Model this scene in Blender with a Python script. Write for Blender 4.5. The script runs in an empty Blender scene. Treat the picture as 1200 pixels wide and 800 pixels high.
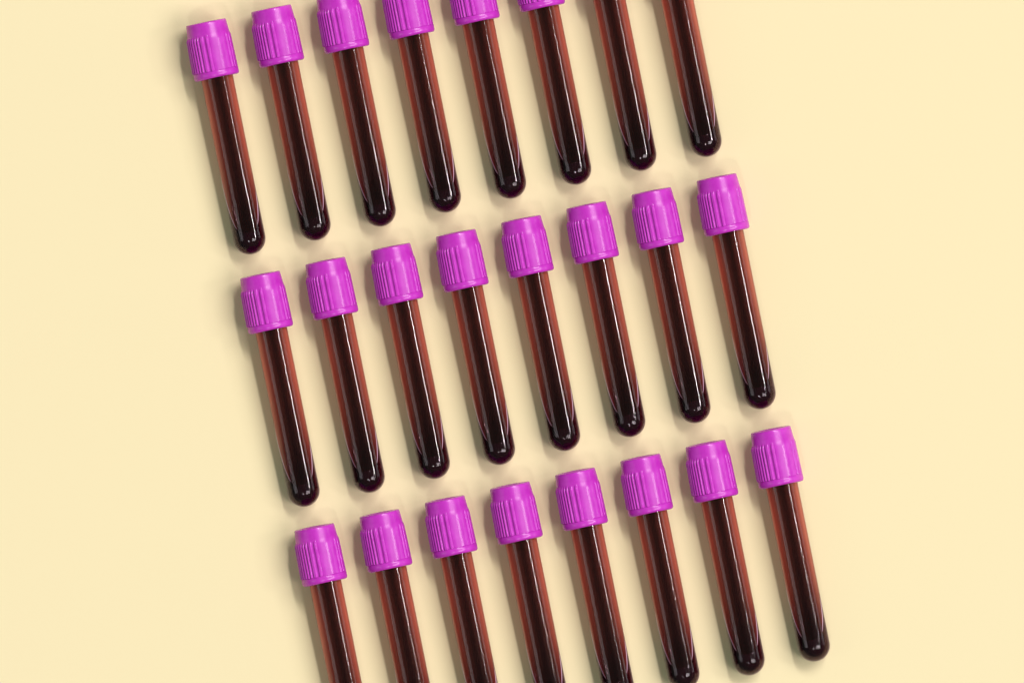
import bpy, bmesh, math, random
from mathutils import Vector, Matrix

C = bpy.context.scene.collection
sc = bpy.context.scene
PI = math.pi
MM = 0.001
K = 6.5 / 19.0            # millimetres of table per photograph pixel

# ------------------------------------------------------------------ camera
TILT = math.radians(2.28)     # the wide cap lifts one end of every tube
YAW = math.radians(11.4)      # tubes lean in the lay-flat grid
cam_d = bpy.data.cameras.new('camera')
cam = bpy.data.objects.new('camera', cam_d)
C.objects.link(cam)
cam.location = (0, 0, 6.0)
cam_d.sensor_width = 36
cam_d.lens = 36 * (6.0 - 0.0075) / (1200 * K * MM)
cam_d.clip_start = 0.1
cam_d.clip_end = 100
sc.camera = cam

# ------------------------------------------------------------------ world, lamps, exposure
w = bpy.data.worlds.new('World')
sc.world = w
w.use_nodes = True
w.node_tree.nodes['Background'].inputs['Color'].default_value = (0.64, 1.2, 1.0, 1)
w.node_tree.nodes['Background'].inputs['Strength'].default_value = 0.14

sc.view_settings.view_transform = 'Standard'
sc.view_settings.look = 'None'
sc.view_settings.gamma = 1
sc.view_settings.exposure = 0
sc.cycles.use_denoising = True
sc.cycles.denoiser = 'OPENIMAGEDENOISE'
sc.cycles.max_bounces = 16
sc.cycles.diffuse_bounces = 5
sc.cycles.glossy_bounces = 6
sc.cycles.transmission_bounces = 12
sc.cycles.transparent_max_bounces = 40
sc.cycles.sample_clamp_indirect = 4
sc.cycles.filter_width = 1.3

Pdir = Vector((math.cos(YAW), math.sin(YAW), 0))          # across a tube, to the right
Adir = Vector((-math.sin(YAW), math.cos(YAW), 0))         # along a tube, to the cap
Z = Vector((0, 0, 1))

def lamp(name, direction, dist, sx, sy, L, col=(1, 1, 1), along=None):
    """studio panel: direction from the table, angular sizes in radians, radiance L"""
    d = direction.normalized()
    wx, wy = 2 * dist * math.tan(sx / 2), 2 * dist * math.tan(sy / 2)
    ld = bpy.data.lights.new(name, 'AREA')
    ld.shape = 'RECTANGLE'
    ld.size = wx; ld.size_y = wy
    ld.energy = L * PI * wx * wy
    ld.color = col
    o = bpy.data.objects.new(name, ld)
    C.objects.link(o)
    up = (along or Adir)
    x = up.cross(d).normalized(); y = d.cross(x).normalized()
    o.matrix_world = Matrix(((x.x, y.x, d.x, d.x * dist), (x.y, y.y, d.y, d.y * dist),
                             (x.z, y.z, d.z, d.z * dist), (0, 0, 0, 1)))
    return o

def mirror(n):
    n = n.normalized()
    return (2 * n.z * n - Z)

def ang(px, al):     # a lamp direction given in degrees towards the right and towards the caps
    return Pdir * math.tan(math.radians(px)) + Adir * math.tan(math.radians(al)) + Z

# a pair of softboxes with a gap between them, as on a copy stand, to the right of the layout
for al in (17, -21):
    lamp('key_softbox', ang(31, al), 18, math.radians(26), math.radians(19), 8.95, (0.990, 0.945, 0.945))
nz = Z * math.cos(TILT) - Adir * math.sin(TILT)
def cyl(px):          # the lamp direction a lying tube mirrors at this many pixels off its axis
    a = math.asin(px / 19)
    return mirror(Pdir * math.sin(a) + nz * math.cos(a))
lamp('strip_lamp', cyl(7.7), 8, 0.095, 0.06, 52)
STREAK = (20, 28, 0.05, 0.28)
lamp('added_streak_lamp', ang(STREAK[0], STREAK[1]), 9.5, STREAK[2], STREAK[3], 70)  # added lamp, aimed so the liquid surface mirrors a bright streak
lamp('glint_lamp', ang(-9, -22), 9.5, 0.065, 0.09, 60)
lamp('left_panel', cyl(-9), 9, math.radians(24), math.radians(10), 1.7)
lamp('right_panel', cyl(12), 9, math.radians(14), math.radians(12), 1.8)

# ------------------------------------------------------------------ materials
def mat(name):
    m = bpy.data.materials.new(name)
    m.use_nodes = True
    nt = m.node_tree
    nt.nodes.clear()
    out = nt.nodes.new('ShaderNodeOutputMaterial')
    return m, nt, out

def N(nt, t, **kw):
    n = nt.nodes.new(t)
    for k, v in kw.items():
        if k in n.inputs: n.inputs[k].default_value = v
        else: setattr(n, k, v)
    return n

def surface_material():
    m, nt, out = mat('cream_paper')
    b = N(nt, 'ShaderNodeBsdfPrincipled', Roughness=0.9)
    b.inputs['Specular IOR Level'].default_value = 0.1
    tc = N(nt, 'ShaderNodeTexCoord')
    n1 = N(nt, 'ShaderNodeTexNoise', Scale=1800.0, Detail=3.0)
    mx = N(nt, 'ShaderNodeMix', data_type='RGBA')
    mx.inputs['A'].default_value = (0.800, 0.655, 0.408, 1)
    mx.inputs['B'].default_value = (0.820, 0.680, 0.428, 1)
    nt.links.new(tc.outputs['Object'], n1.inputs['Vector'])
    nt.links.new(n1.outputs['Fac'], mx.inputs['Factor'])
    nt.links.new(mx.outputs['Result'], b.inputs['Base Color'])
    bp = N(nt, 'ShaderNodeBump', Strength=0.08, Distance=0.0001)
    nt.links.new(n1.outputs['Fac'], bp.inputs['Height'])
    nt.links.new(bp.outputs['Normal'], b.inputs['Normal'])
    nt.links.new(b.outputs[0], out.inputs['Surface'])
    return m

def clear_surface(nt, ior, rough=0.0, tint=(1, 1, 1, 1)):
    """thin-walled clear surface: straight transmission under a Fresnel reflection"""
    tr = N(nt, 'ShaderNodeBsdfTransparent', Color=tint)
    gl = N(nt, 'ShaderNodeBsdfGlossy', Roughness=rough)
    fr = N(nt, 'ShaderNodeFresnel', IOR=ior)
    geo = N(nt, 'ShaderNodeNewGeometry')
    # the reflection belongs to the outward side only
    inv = N(nt, 'ShaderNodeMath', operation='SUBTRACT'); inv.inputs[0].default_value = 1
    nt.links.new(geo.outputs['Backfacing'], inv.inputs[1])
    mu = N(nt, 'ShaderNodeMath', operation='MULTIPLY')
    nt.links.new(fr.outputs[0], mu.inputs[0]); nt.links.new(inv.outputs[0], mu.inputs[1])
    mx = N(nt, 'ShaderNodeMixShader')
    nt.links.new(mu.outputs[0], mx.inputs[0])
    nt.links.new(tr.outputs[0], mx.inputs[1]); nt.links.new(gl.outputs[0], mx.inputs[2])
    return mx

def absorb(nt, out, sig):            # absorption per millimetre for r, g, b
    d = max(sig)
    va = N(nt, 'ShaderNodeVolumeAbsorption', Density=d * 1000,
           Color=tuple(1 - s / d for s in sig) + (1,))
    nt.links.new(va.outputs[0], out.inputs['Volume'])

def glass_material():
    m, nt, out = mat('clear_tube_wall')
    s = clear_surface(nt, 1.4, 0.08)
    nt.links.new(s.outputs[0], out.inputs['Surface'])
    absorb(nt, out, (0.50, 0.72, 0.54))
    return m

def blood_material():
    m, nt, out = mat('blood')
    s = clear_surface(nt, 1.33, 0.05)
    # cells just under the surface scatter a little light back
    df = N(nt, 'ShaderNodeBsdfDiffuse', Color=(0.24, 0.035, 0.065, 1))
    mx = N(nt, 'ShaderNodeMixShader'); mx.inputs[0].default_value = 0.10
    nt.links.new(s.outputs[0], mx.inputs[1]); nt.links.new(df.outputs[0], mx.inputs[2])
    nt.links.new(mx.outputs[0], out.inputs['Surface'])
    absorb(nt, out, (0.36, 0.9, 0.86))
    return m

def settled_material():
    m, nt, out = mat('settled_cells')
    s = N(nt, 'ShaderNodeBsdfTransparent')
    nt.links.new(s.outputs[0], out.inputs['Surface'])
    absorb(nt, out, (0.32, 0.6, 0.55))
    return m

def film_material():
    """blood film clinging to the wall: optically thin face-on, dense where looked through edgewise"""
    m, nt, out = mat('blood_film')
    df = N(nt, 'ShaderNodeBsdfDiffuse', Color=(1.0, 0.27, 0.17, 1))
    tl = N(nt, 'ShaderNodeBsdfTranslucent', Color=(1.0, 0.27, 0.20, 1))
    ad = N(nt, 'ShaderNodeMixShader'); ad.inputs[0].default_value = 0.62
    nt.links.new(df.outputs[0], ad.inputs[1]); nt.links.new(tl.outputs[0], ad.inputs[2])
    tr = N(nt, 'ShaderNodeBsdfTransparent', Color=(0.52, 0.42, 0.42, 1))
    lw = N(nt, 'ShaderNodeLayerWeight', Blend=0.5)
    # coverage grows as the film is seen more edge-on
    ex0 = N(nt, 'ShaderNodeMath', operation='POWER'); ex0.inputs[1].default_value = 1.25
    nt.links.new(lw.outputs['Facing'], ex0.inputs[0])
    ex = N(nt, 'ShaderNodeMath', operation='MULTIPLY'); ex.inputs[1].default_value = 2.25; ex.use_clamp = True
    nt.links.new(ex0.outputs[0], ex.inputs[0])
    ba = N(nt, 'ShaderNodeMath', operation='ADD'); ba.inputs[1].default_value = 0.02; ba.use_clamp = True
    nt.links.new(ex.outputs[0], ba.inputs[0]); ex = ba
    # the film thins out towards the round end
    tc = N(nt, 'ShaderNodeTexCoord'); sp = N(nt, 'ShaderNodeSeparateXYZ')
    nt.links.new(tc.outputs['Object'], sp.inputs[0])
    mr = N(nt, 'ShaderNodeMapRange')
    mr.inputs['From Min'].default_value = 0.003; mr.inputs['From Max'].default_value = 0.050
    mr.inputs['To Min'].default_value = 0.32; mr.inputs['To Max'].default_value = 1.0
    nt.links.new(sp.outputs['Y'], mr.inputs['Value'])
    th = N(nt, 'ShaderNodeMath', operation='MULTIPLY')
    nt.links.new(ex.outputs[0], th.inputs[0]); nt.links.new(mr.outputs['Result'], th.inputs[1])
    mx = N(nt, 'ShaderNodeMixShader')
    nt.links.new(th.outputs[0], mx.inputs[0])
    nt.links.new(ad.outputs[0], mx.inputs[2]); nt.links.new(tr.outputs[0], mx.inputs[1])
    nt.links.new(mx.outputs[0], out.inputs['Surface'])
    return m

def meniscus_highlight_material():
    m, nt, out = mat('meniscus_highlight_bead')
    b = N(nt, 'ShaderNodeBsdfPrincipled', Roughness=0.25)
    b.inputs['Base Color'].default_value = (0.95, 0.78, 0.78, 1)  # pale pink painted as the highlight along the edge of the bubble
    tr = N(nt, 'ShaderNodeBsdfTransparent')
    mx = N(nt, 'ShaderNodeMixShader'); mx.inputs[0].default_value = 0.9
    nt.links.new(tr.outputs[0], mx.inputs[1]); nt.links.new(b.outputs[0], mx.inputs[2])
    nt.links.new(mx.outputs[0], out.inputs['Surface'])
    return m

def cap_material():
    m, nt, out = mat('magenta_plastic')
    b = N(nt, 'ShaderNodeBsdfPrincipled', Roughness=0.25)
    b.inputs['Subsurface Weight'].default_value = 0.25
    b.inputs['Subsurface Radius'].default_value = (1.0, 0.3, 1.0)
    b.inputs['Subsurface Scale'].default_value = 0.0008
    tc = N(nt, 'ShaderNodeTexCoord')
    n1 = N(nt, 'ShaderNodeTexNoise', Scale=260.0, Detail=4.0)
    nt.links.new(tc.outputs['Object'], n1.inputs['Vector'])
    mx = N(nt, 'ShaderNodeMix', data_type='RGBA')
    mx.inputs['A'].default_value = (0.43, 0.008, 0.38, 1)
    mx.inputs['B'].default_value = (0.64, 0.055, 0.58, 1)
    nt.links.new(n1.outputs['Fac'], mx.inputs['Factor'])
    nt.links.new(mx.outputs['Result'], b.inputs['Base Color'])
    bp = N(nt, 'ShaderNodeBump', Strength=0.25, Distance=0.0002)
    nt.links.new(n1.outputs['Fac'], bp.inputs['Height'])
    nt.links.new(bp.outputs['Normal'], b.inputs['Normal'])
    nt.links.new(b.outputs[0], out.inputs['Surface'])
    return m

M = dict(paper=surface_material(), glass=glass_material(), blood=blood_material(),
         settled=settled_material(), film=film_material(), bead=meniscus_highlight_material(), cap=cap_material())

# ------------------------------------------------------------------ the surface the tubes lie on
def link(name, verts, faces, m, parent=None, smooth=True, recalc=True):
    me = bpy.data.meshes.new(name)
    me.from_pydata([Vector(v) * MM for v in verts], [], faces)
    if recalc:
        bm = bmesh.new(); bm.from_mesh(me)
        bmesh.ops.recalc_face_normals(bm, faces=bm.faces)
        bm.to_mesh(me); bm.free()
    if smooth:
        me.shade_smooth()
    me.materials.append(m)
    o = bpy.data.objects.new(name, me)
    C.objects.link(o)
    if parent: o.parent = parent
    return o

sheet = link('backdrop_surface', [(-3000, -3000, 0), (3000, -3000, 0), (3000, 3000, 0), (-3000, 3000, 0)],
             [(0, 1, 2, 3)], M['paper'])
sheet['kind'] = 'structure'
sheet['label'] = 'smooth pale cream paper surface under all the tubes'

# ------------------------------------------------------------------ one tube; local +y runs to the cap, origin on the table under the round end
R_OUT = 6.5
L_TOP = 258.2 * K           # cap's top face, along y from the centre of the round end
H0 = R_OUT                  # height of the axis at the round end

def ring_grid(rows, seg, fn):
    """rows of rings: fn(row, angle) -> (x, y, z)"""
    v = []; f = []
    for i, r in enumerate(rows):
        for j in range(seg):
            v.append(fn(r, 2 * PI * j / seg))
    for i in range(len(rows) - 1):
        for j in range(seg):
            a, b = i * seg + j, i * seg + (j + 1) % seg
            f.append((a, b, b + seg, a + seg))
    return v, f

def wall_radius(y):          # inner wall: thicker glass towards the round end
    t = min(1, max(0, (y - 3) / 22))
    t = t * t * (3 - 2 * t)
    return 5.85 + 0.58 * t

def profile_rounded(R, y1, n=14, tip=None):
    """(radius, y) of a round-ended cylinder, from the tip up to y1"""
    pts = []
    for i in range(n + 1):
        a = PI / 2 * i / n
        pts.append((R * math.sin(a), -R * math.cos(a)))
    return pts

def build_glass(parent):
    seg = 144
    outer = profile_rounded(R_OUT, 80, 18)[1:]
    y = 2
    while y < 79:
        outer.append((R_OUT, y)); y += 4
    outer += [(R_OUT, 79.6), (R_OUT - .15, 80.0), (R_OUT - .3, 80.0)]
    Ri = wall_radius(0)
    inner = [(r, yy) for r, yy in profile_rounded(Ri, 80, 18)[1:]]
    y = 2
    while y < 79:
        inner.append((wall_radius(y), y)); y += 4
    inner.append((wall_radius(79), 79.6))
    prof = outer + inner[::-1]
    fn = lambda p, a: (p[0] * math.cos(a), p[1], H0 + p[0] * math.sin(a))
    v, f = ring_grid(prof, seg, fn)
    t0 = len(v); v.append((0, -R_OUT, H0)); v.append((0, -Ri, H0))
    n = len(prof)
    for j in range(seg):
        f.append((j, (j + 1) % seg, t0))
        f.append(((n - 1) * seg + j, (n - 1) * seg + (j + 1) % seg, t0 + 1))
    return link('glass_tube', v, f, M['glass'], parent)

GAP = 0.04
def liquid_radius(y):
    Ri = wall_radius(max(0, y)) - GAP
    if y < 0:
        return math.sqrt(max(0, Ri * Ri - y * y))
    return Ri

SURF = [(2.6, 5.95), (3.4, 5.25), (4.8, 4.2), (8, 2.95), (12, 1.9), (20, 0.5), (30, -0.5), (40, -0.8), (90, -0.8)]
def surf_level(y):
    """liquid level over the axis: flat under the bubble, rising where the bubble ends"""
    if y <= SURF[0][0]: return 9.0
    P = SURF
    for i in range(len(P) - 1):
        if y <= P[i + 1][0]: break
    def m(k):
        if k <= 0: return (P[1][1] - P[0][1]) / (P[1][0] - P[0][0])
        if k >= len(P) - 1: return 0.0
        return .5 * ((P[k][1] - P[k - 1][1]) / (P[k][0] - P[k - 1][0]) + (P[k + 1][1] - P[k][1]) / (P[k + 1][0] - P[k][0]))
    h = P[i + 1][0] - P[i][0]; t = (y - P[i][0]) / h
    return ((2*t**3 - 3*t**2 + 1) * P[i][1] + (t**3 - 2*t**2 + t) * h * m(i)
            + (-2*t**3 + 3*t**2) * P[i + 1][1] + (t**3 - t**2) * h * m(i + 1))

def hollow(y):
    return 0.25 + 0.7 / (1 + math.exp((y - 17) / 3))

def liquid_top(x, y):
    """surface of the liquid under the long air bubble, hollowed a little across the tube"""
    R = liquid_radius(y)
    return surf_level(y) - hollow(y) * (1 - (x / R) ** 2)

def contact(y):
    R = liquid_radius(y)
    L = surf_level(y) - hollow(y)
    if L >= R: return 0.0
    lo, hi = 0.0, R
    for _ in range(30):
        m_ = (lo + hi) / 2
        if math.sqrt(max(0, R * R - m_ * m_)) - liquid_top(m_, y) > 0: lo = m_
        else: hi = m_
    return lo

def contact_angle(y):
    """angle of the waterline on the right wall; below the axis it is negative"""
    R = liquid_radius(y)
    f = lambda a: R * math.sin(a) - liquid_top(R * math.cos(a), y)
    if f(PI / 2) <= 0: return PI / 2
    lo, hi = -1.2, PI / 2
    for _ in range(40):
        m_ = (lo + hi) / 2
        if f(m_) > 0: hi = m_
        else: lo = m_
    return hi

def build_blood(parent):
    ys = []
    Ri = wall_radius(0) - GAP
    n = 16
    for i in range(1, n + 1):
        ys.append(-Ri * math.cos(PI / 2 * i / n))
    y = 0.4
    while y < 36:
        ys.append(y); y += 0.4
    while y < 76:
        ys.append(y); y += 2.0
    seg_b, seg_t = 36, 40
    rings = []
    for y in ys:
        R = liquid_radius(y)
        a0 = contact_angle(y)
        xc = R * math.cos(a0); zc = R * math.sin(a0)
        if a0 >= PI / 2 - 1e-5: xc = 0.0
        ring = []
        for j in range(seg_b):               # along the wall, right contact -> bottom -> left contact
            tot = 2 * a0 + PI
            a = a0 - tot * j / seg_b
            ring.append((R * math.cos(a), y, H0 + R * math.sin(a)))
        for j in range(seg_t):               # back along the free surface, left -> right
            x = -xc + 2 * xc * j / seg_t
            z = liquid_top(x, y) if a0 < 0 else min(liquid_top(x, y), math.sqrt(max(0, R * R - x * x)))
            if xc == 0: z = zc
            ring.append((x, y, H0 + z))
        rings.append(ring)
    seg = seg_b + seg_t
    v = [p for r in rings for p in r]; f = []
    for i in range(len(rings) - 1):
        for j in range(seg):
            a, b = i * seg + j, i * seg + (j + 1) % seg
            f.append((a, b, b + seg, a + seg))
    t = len(v); v.append((0, -Ri, H0))
    for j in range(seg): f.append((j, (j + 1) % seg, t))
    last = (len(rings) - 1) * seg
    f.append(tuple(last + j for j in range(seg)))
    o = link('blood', v, f, M['blood'], parent)
    me = o.data
    # the free surface and the closing face stay crisp against the wall
    return o

def build_settled(parent):
    """dark cells sunk to the lowest line of the tube"""
    ys = [-5.2 + 0.5 * i for i in range(22)] + [6 + 2.3 * i for i in range(31)]
    seg = 32
    v = []; rows = []
    for y in ys:
        R = liquid_radius(y) - 0.1
        e = min(1, max(0, 1 - (y - 3) / 12)); e = e * e * (3 - 2 * e)
        wdt = min(1.15 + 4.35 * e, R * .96)
        top = -3.0 + 3.8 * e
        ring = []
        for j in range(seg // 2):
            x = wdt * (1 - 2 * j / (seg // 2))
            ring.append((x, y, H0 - math.sqrt(max(0.0, R * R - x * x))))
        for j in range(seg // 2):
            x = -wdt * (1 - 2 * j / (seg // 2))
            u = x / wdt
            b = -math.sqrt(max(0.0, R * R - x * x))
            tp = min(top, math.sqrt(max(0, R * R - x * x)) * .8)
            ring.append((x, y, H0 + b + (tp - b) * (1 - u * u)))
        rows.append(ring)
    v = [p for r in rows for p in r]; f = []
    for i in range(len(rows) - 1):
        for j in range(seg):
            a, b = i * seg + j, i * seg + (j + 1) % seg
            f.append((a, b, b + seg, a + seg))
    f.append(tuple(range(seg)))
    f.append(tuple((len(rows) - 1) * seg + j for j in range(seg)))
    return link('settled_cells', v, f, M['settled'], parent)

def build_film(parent):
    """film left on the wall above the waterline, where the bubble has run over it"""
    ys = []; y = 2.5
    while y < 30: ys.append(y); y += .15 if y < 6 else .6
    while y < 76.5: ys.append(y); y += 2
    seg = 56; v = []; f = []
    for y in ys:
        a0 = min(PI / 2, contact_angle(y) + (.07 if y < 28 else 0)); R = wall_radius(y) - .02
        for j in range(seg + 1):
            a = a0 + (PI - 2 * a0) * j / seg
            v.append((R * math.cos(a), y, H0 + R * math.sin(a)))
    for i in range(len(ys) - 1):
        for j in range(seg):
            k = i * (seg + 1) + j
            f.append((k, k + 1, k + seg + 2, k + seg + 1))
    return link('blood_film', v, f, M['film'], parent)

def tube_mesh(path, rad, seg=6):
    v = []; f = []
    n = len(path)
    for i, p in enumerate(path):
        t = (Vector(path[min(n - 1, i + 1)]) - Vector(path[max(0, i - 1)])).normalized()
        a = t.cross(Z); a = a.normalized() if a.length > 1e-6 else Vector((1, 0, 0))
        b = t.cross(a).normalized()
        u = i / (n - 1)
        r = rad * (0.15 + 0.85 * math.sin(PI * u) ** 0.5) if 0 < u < 1 else rad * .1
        for j in range(seg):
            q = 2 * PI * j / seg
            v.append(tuple(Vector(p) + a * r * math.cos(q) + b * r * math.sin(q)))
    for i in range(n - 1):
        for j in range(seg):
            k, l = i * seg + j, i * seg + (j + 1) % seg
            f.append((k, l, l + seg, k + seg))
    f.append(tuple(range(seg))); f.append(tuple((n - 1) * seg + j for j in range(seg)))
    return v, f

def build_meniscus_highlight(parent):
    """pale bead modelled in place of the reflection where the end of the bubble meets the wall, one on each side"""
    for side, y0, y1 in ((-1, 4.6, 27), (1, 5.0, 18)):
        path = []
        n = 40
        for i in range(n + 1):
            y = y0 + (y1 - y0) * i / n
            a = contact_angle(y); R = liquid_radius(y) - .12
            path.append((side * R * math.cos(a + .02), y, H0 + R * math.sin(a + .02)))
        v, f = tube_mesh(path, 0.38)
        link('meniscus_highlight', v, f, M['bead'], parent)

def rib_height(a):
    """relief of the cap around its axis; a in degrees from straight up, positive to the right"""
    a = (a + 180) % 360 - 180
    def bump(c, wd, h, flat=0.5):
        d = abs((a - c + 180) % 360 - 180) / (wd / 2)
        if d >= 1: return 0.0
        if d <= flat: return h
        t = (d - flat) / (1 - flat)
        return h * (0.5 + 0.5 * math.cos(PI * t))
    h = 0.0
    D = .66
    h = max(h, bump(-6, 9, D), bump(-20.5, 11, D))
    for k in range(11): h = max(h, bump(-31.5 - 8.6 * k, 7.0, .70, .35))
    h = max(h, bump(24.5, 50, .12, .93), bump(57, 9.5, .42), bump(85, 40, .34, .93))
    for k in range(11): h = max(h, bump(112 + 9.3 * k, 6.2, D, .3))
    h = max(h, bump(228, 16, .34, .8), bump(240, 9.5, D))
    return h

def build_cap(parent):
    seg = 360
    S = 66.0 * K              # cap length
    rim = 57.5 * K            # where the smooth rim begins
    y_top = L_TOP
    def base(s):
        return (23.7 + 1.4 * min(1, s / (16 * K)) + 0.7 * max(0, (s - 16 * K) / (rim - 16 * K))) * K
    prof = []
    # inner recess of the top, then over the top edge
    prof += [(0.9, 3.6, 0), (0.6, 4.6, 0), (0.25, 5.2, 0), (0.03, 5.8, 0)]
    prof += [(0.0, base(0) - .45, 0), (0.08, base(0) - .18, 0), (0.3, base(0), 0)]
    s = 0.8
    while s < 13.5 * K: prof.append((s, base(s), 0)); s += 0.6
    for k in range(7):        # ribs rise out of the smooth collar
        s = (14 + k) * K; t = k / 6; prof.append((s, base(s), t * t * (3 - 2 * t)))
    s = 21 * K
    while s < rim - .5: prof.append((s, base(s), 1)); s += 0.9
    prof += [(rim - .25, base(rim), 1), (rim - .05, base(rim), 1)]
    v, f = ring_grid(prof, seg, lambda p, a: (
        (p[1] + p[2] * rib_height(90 - math.degrees(a))) * math.cos(a), y_top - p[0],
        H0 + (p[1] + p[2] * rib_height(90 - math.degrees(a))) * math.sin(a)))
    # recess floor
    c = len(v); v.append((0, y_top - 1.0, H0))
    for j in range(seg): f.append((j, (j + 1) % seg, c))
    # the skirt closes down to the bore
    n = len(prof); o0 = len(v)
    for j in range(seg):
        a = 2 * PI * j / seg
        v.append((6.6 * math.cos(a), y_top - rim, H0 + 6.6 * math.sin(a)))
    for j in range(seg):
        f.append(((n - 1) * seg + j, (n - 1) * seg + (j + 1) % seg, o0 + (j + 1) % seg, o0 + j))
    cap = link('cap', v, f, M['cap'], parent)
    # rounded rim, slightly wavy as moulded
    Rr = 26.9 * K
    rp = [(rim - .12, base(rim) + .2), (rim - .12, Rr - .35), (rim + .05, Rr - .1), (rim + .35, Rr), (S - 1.2, Rr + .02), (S - .7, Rr - .06),
          (S - .3, Rr - .3), (S - .06, Rr - .7), (S, Rr - 1.2), (S, 7.3), (S - .2, 6.9), (S - .5, 6.62), (rim - .1, 6.62)]
    v, f = ring_grid(rp, 144, lambda p, a: (p[1] * math.cos(a), y_top - p[0] - (.22 * math.sin(2 * a + 1.9) if p[0] > rim + .6 else 0),
                                            H0 + p[1] * math.sin(a)))
    nn = len(rp)
    for j in range(144):
        f.append(((nn - 1) * 144 + j, (nn - 1) * 144 + (j + 1) % 144, (j + 1) % 144, j))
    link('rim', v, f, M['cap'], cap)
    return cap

def make_tube():
    root = bpy.data.objects.new('blood_collection_tube', None)
    root.empty_display_size = 0.005
    C.objects.link(root)
    build_glass(root)
    build_blood(root)
    build_settled(root)
    build_film(root)
    build_meniscus_highlight(root)
    build_cap(root)
    return root

def copy_tree(o, parent=None):
    c = o.copy(); C.objects.link(c)
    if parent: c.parent = parent
    for ch in o.children:
        copy_tree(ch, c)
    return c

ORD = ['leftmost', 'second from the left', 'third from the left', 'fourth from the left',
       'fourth from the right', 'third from the right', 'second from the right', 'rightmost']
ROW = ['top', 'middle', 'bottom']
def describe(n, m):
    where = ORD[n] + ' in the ' + ROW[m] + ' row'
    if m == 0 and n >= 6: return 'blood tube with cap out of frame, ' + where
    if m == 0 and n >= 2: return 'magenta capped tube cut by the frame, ' + where
    if m == 2 and n <= 5: return 'blood tube with round end cut off, ' + where
    return 'whole magenta capped blood tube, ' + where

proto = make_tube()
first = True
for m in range(3):
    for n in range(8):
        o = proto if first else copy_tree(proto)
        first = False
        px = 292.3 + 76.37 * n + 63.4 * m
        py = 279.2 - 16.3 * n + 295.3 * m
        x = (px - 600) * K; y = (400 - py) * K
        # tilt about the contact line under the round end keeps it resting on the surface
        o.rotation_euler = (TILT, 0, YAW)
        off = Vector((0, H0 * math.sin(TILT), H0 * (1 - math.cos(TILT))))
        off.rotate(Matrix.Rotation(YAW, 3, 'Z'))
        o.location = (x * MM + off.x * MM, y * MM + off.y * MM, off.z * MM + 0.00002)
        o['label'] = describe(n, m)
        o['category'] = 'test tube'
        o['group'] = 'magenta capped blood tubes laid in three slanting rows'
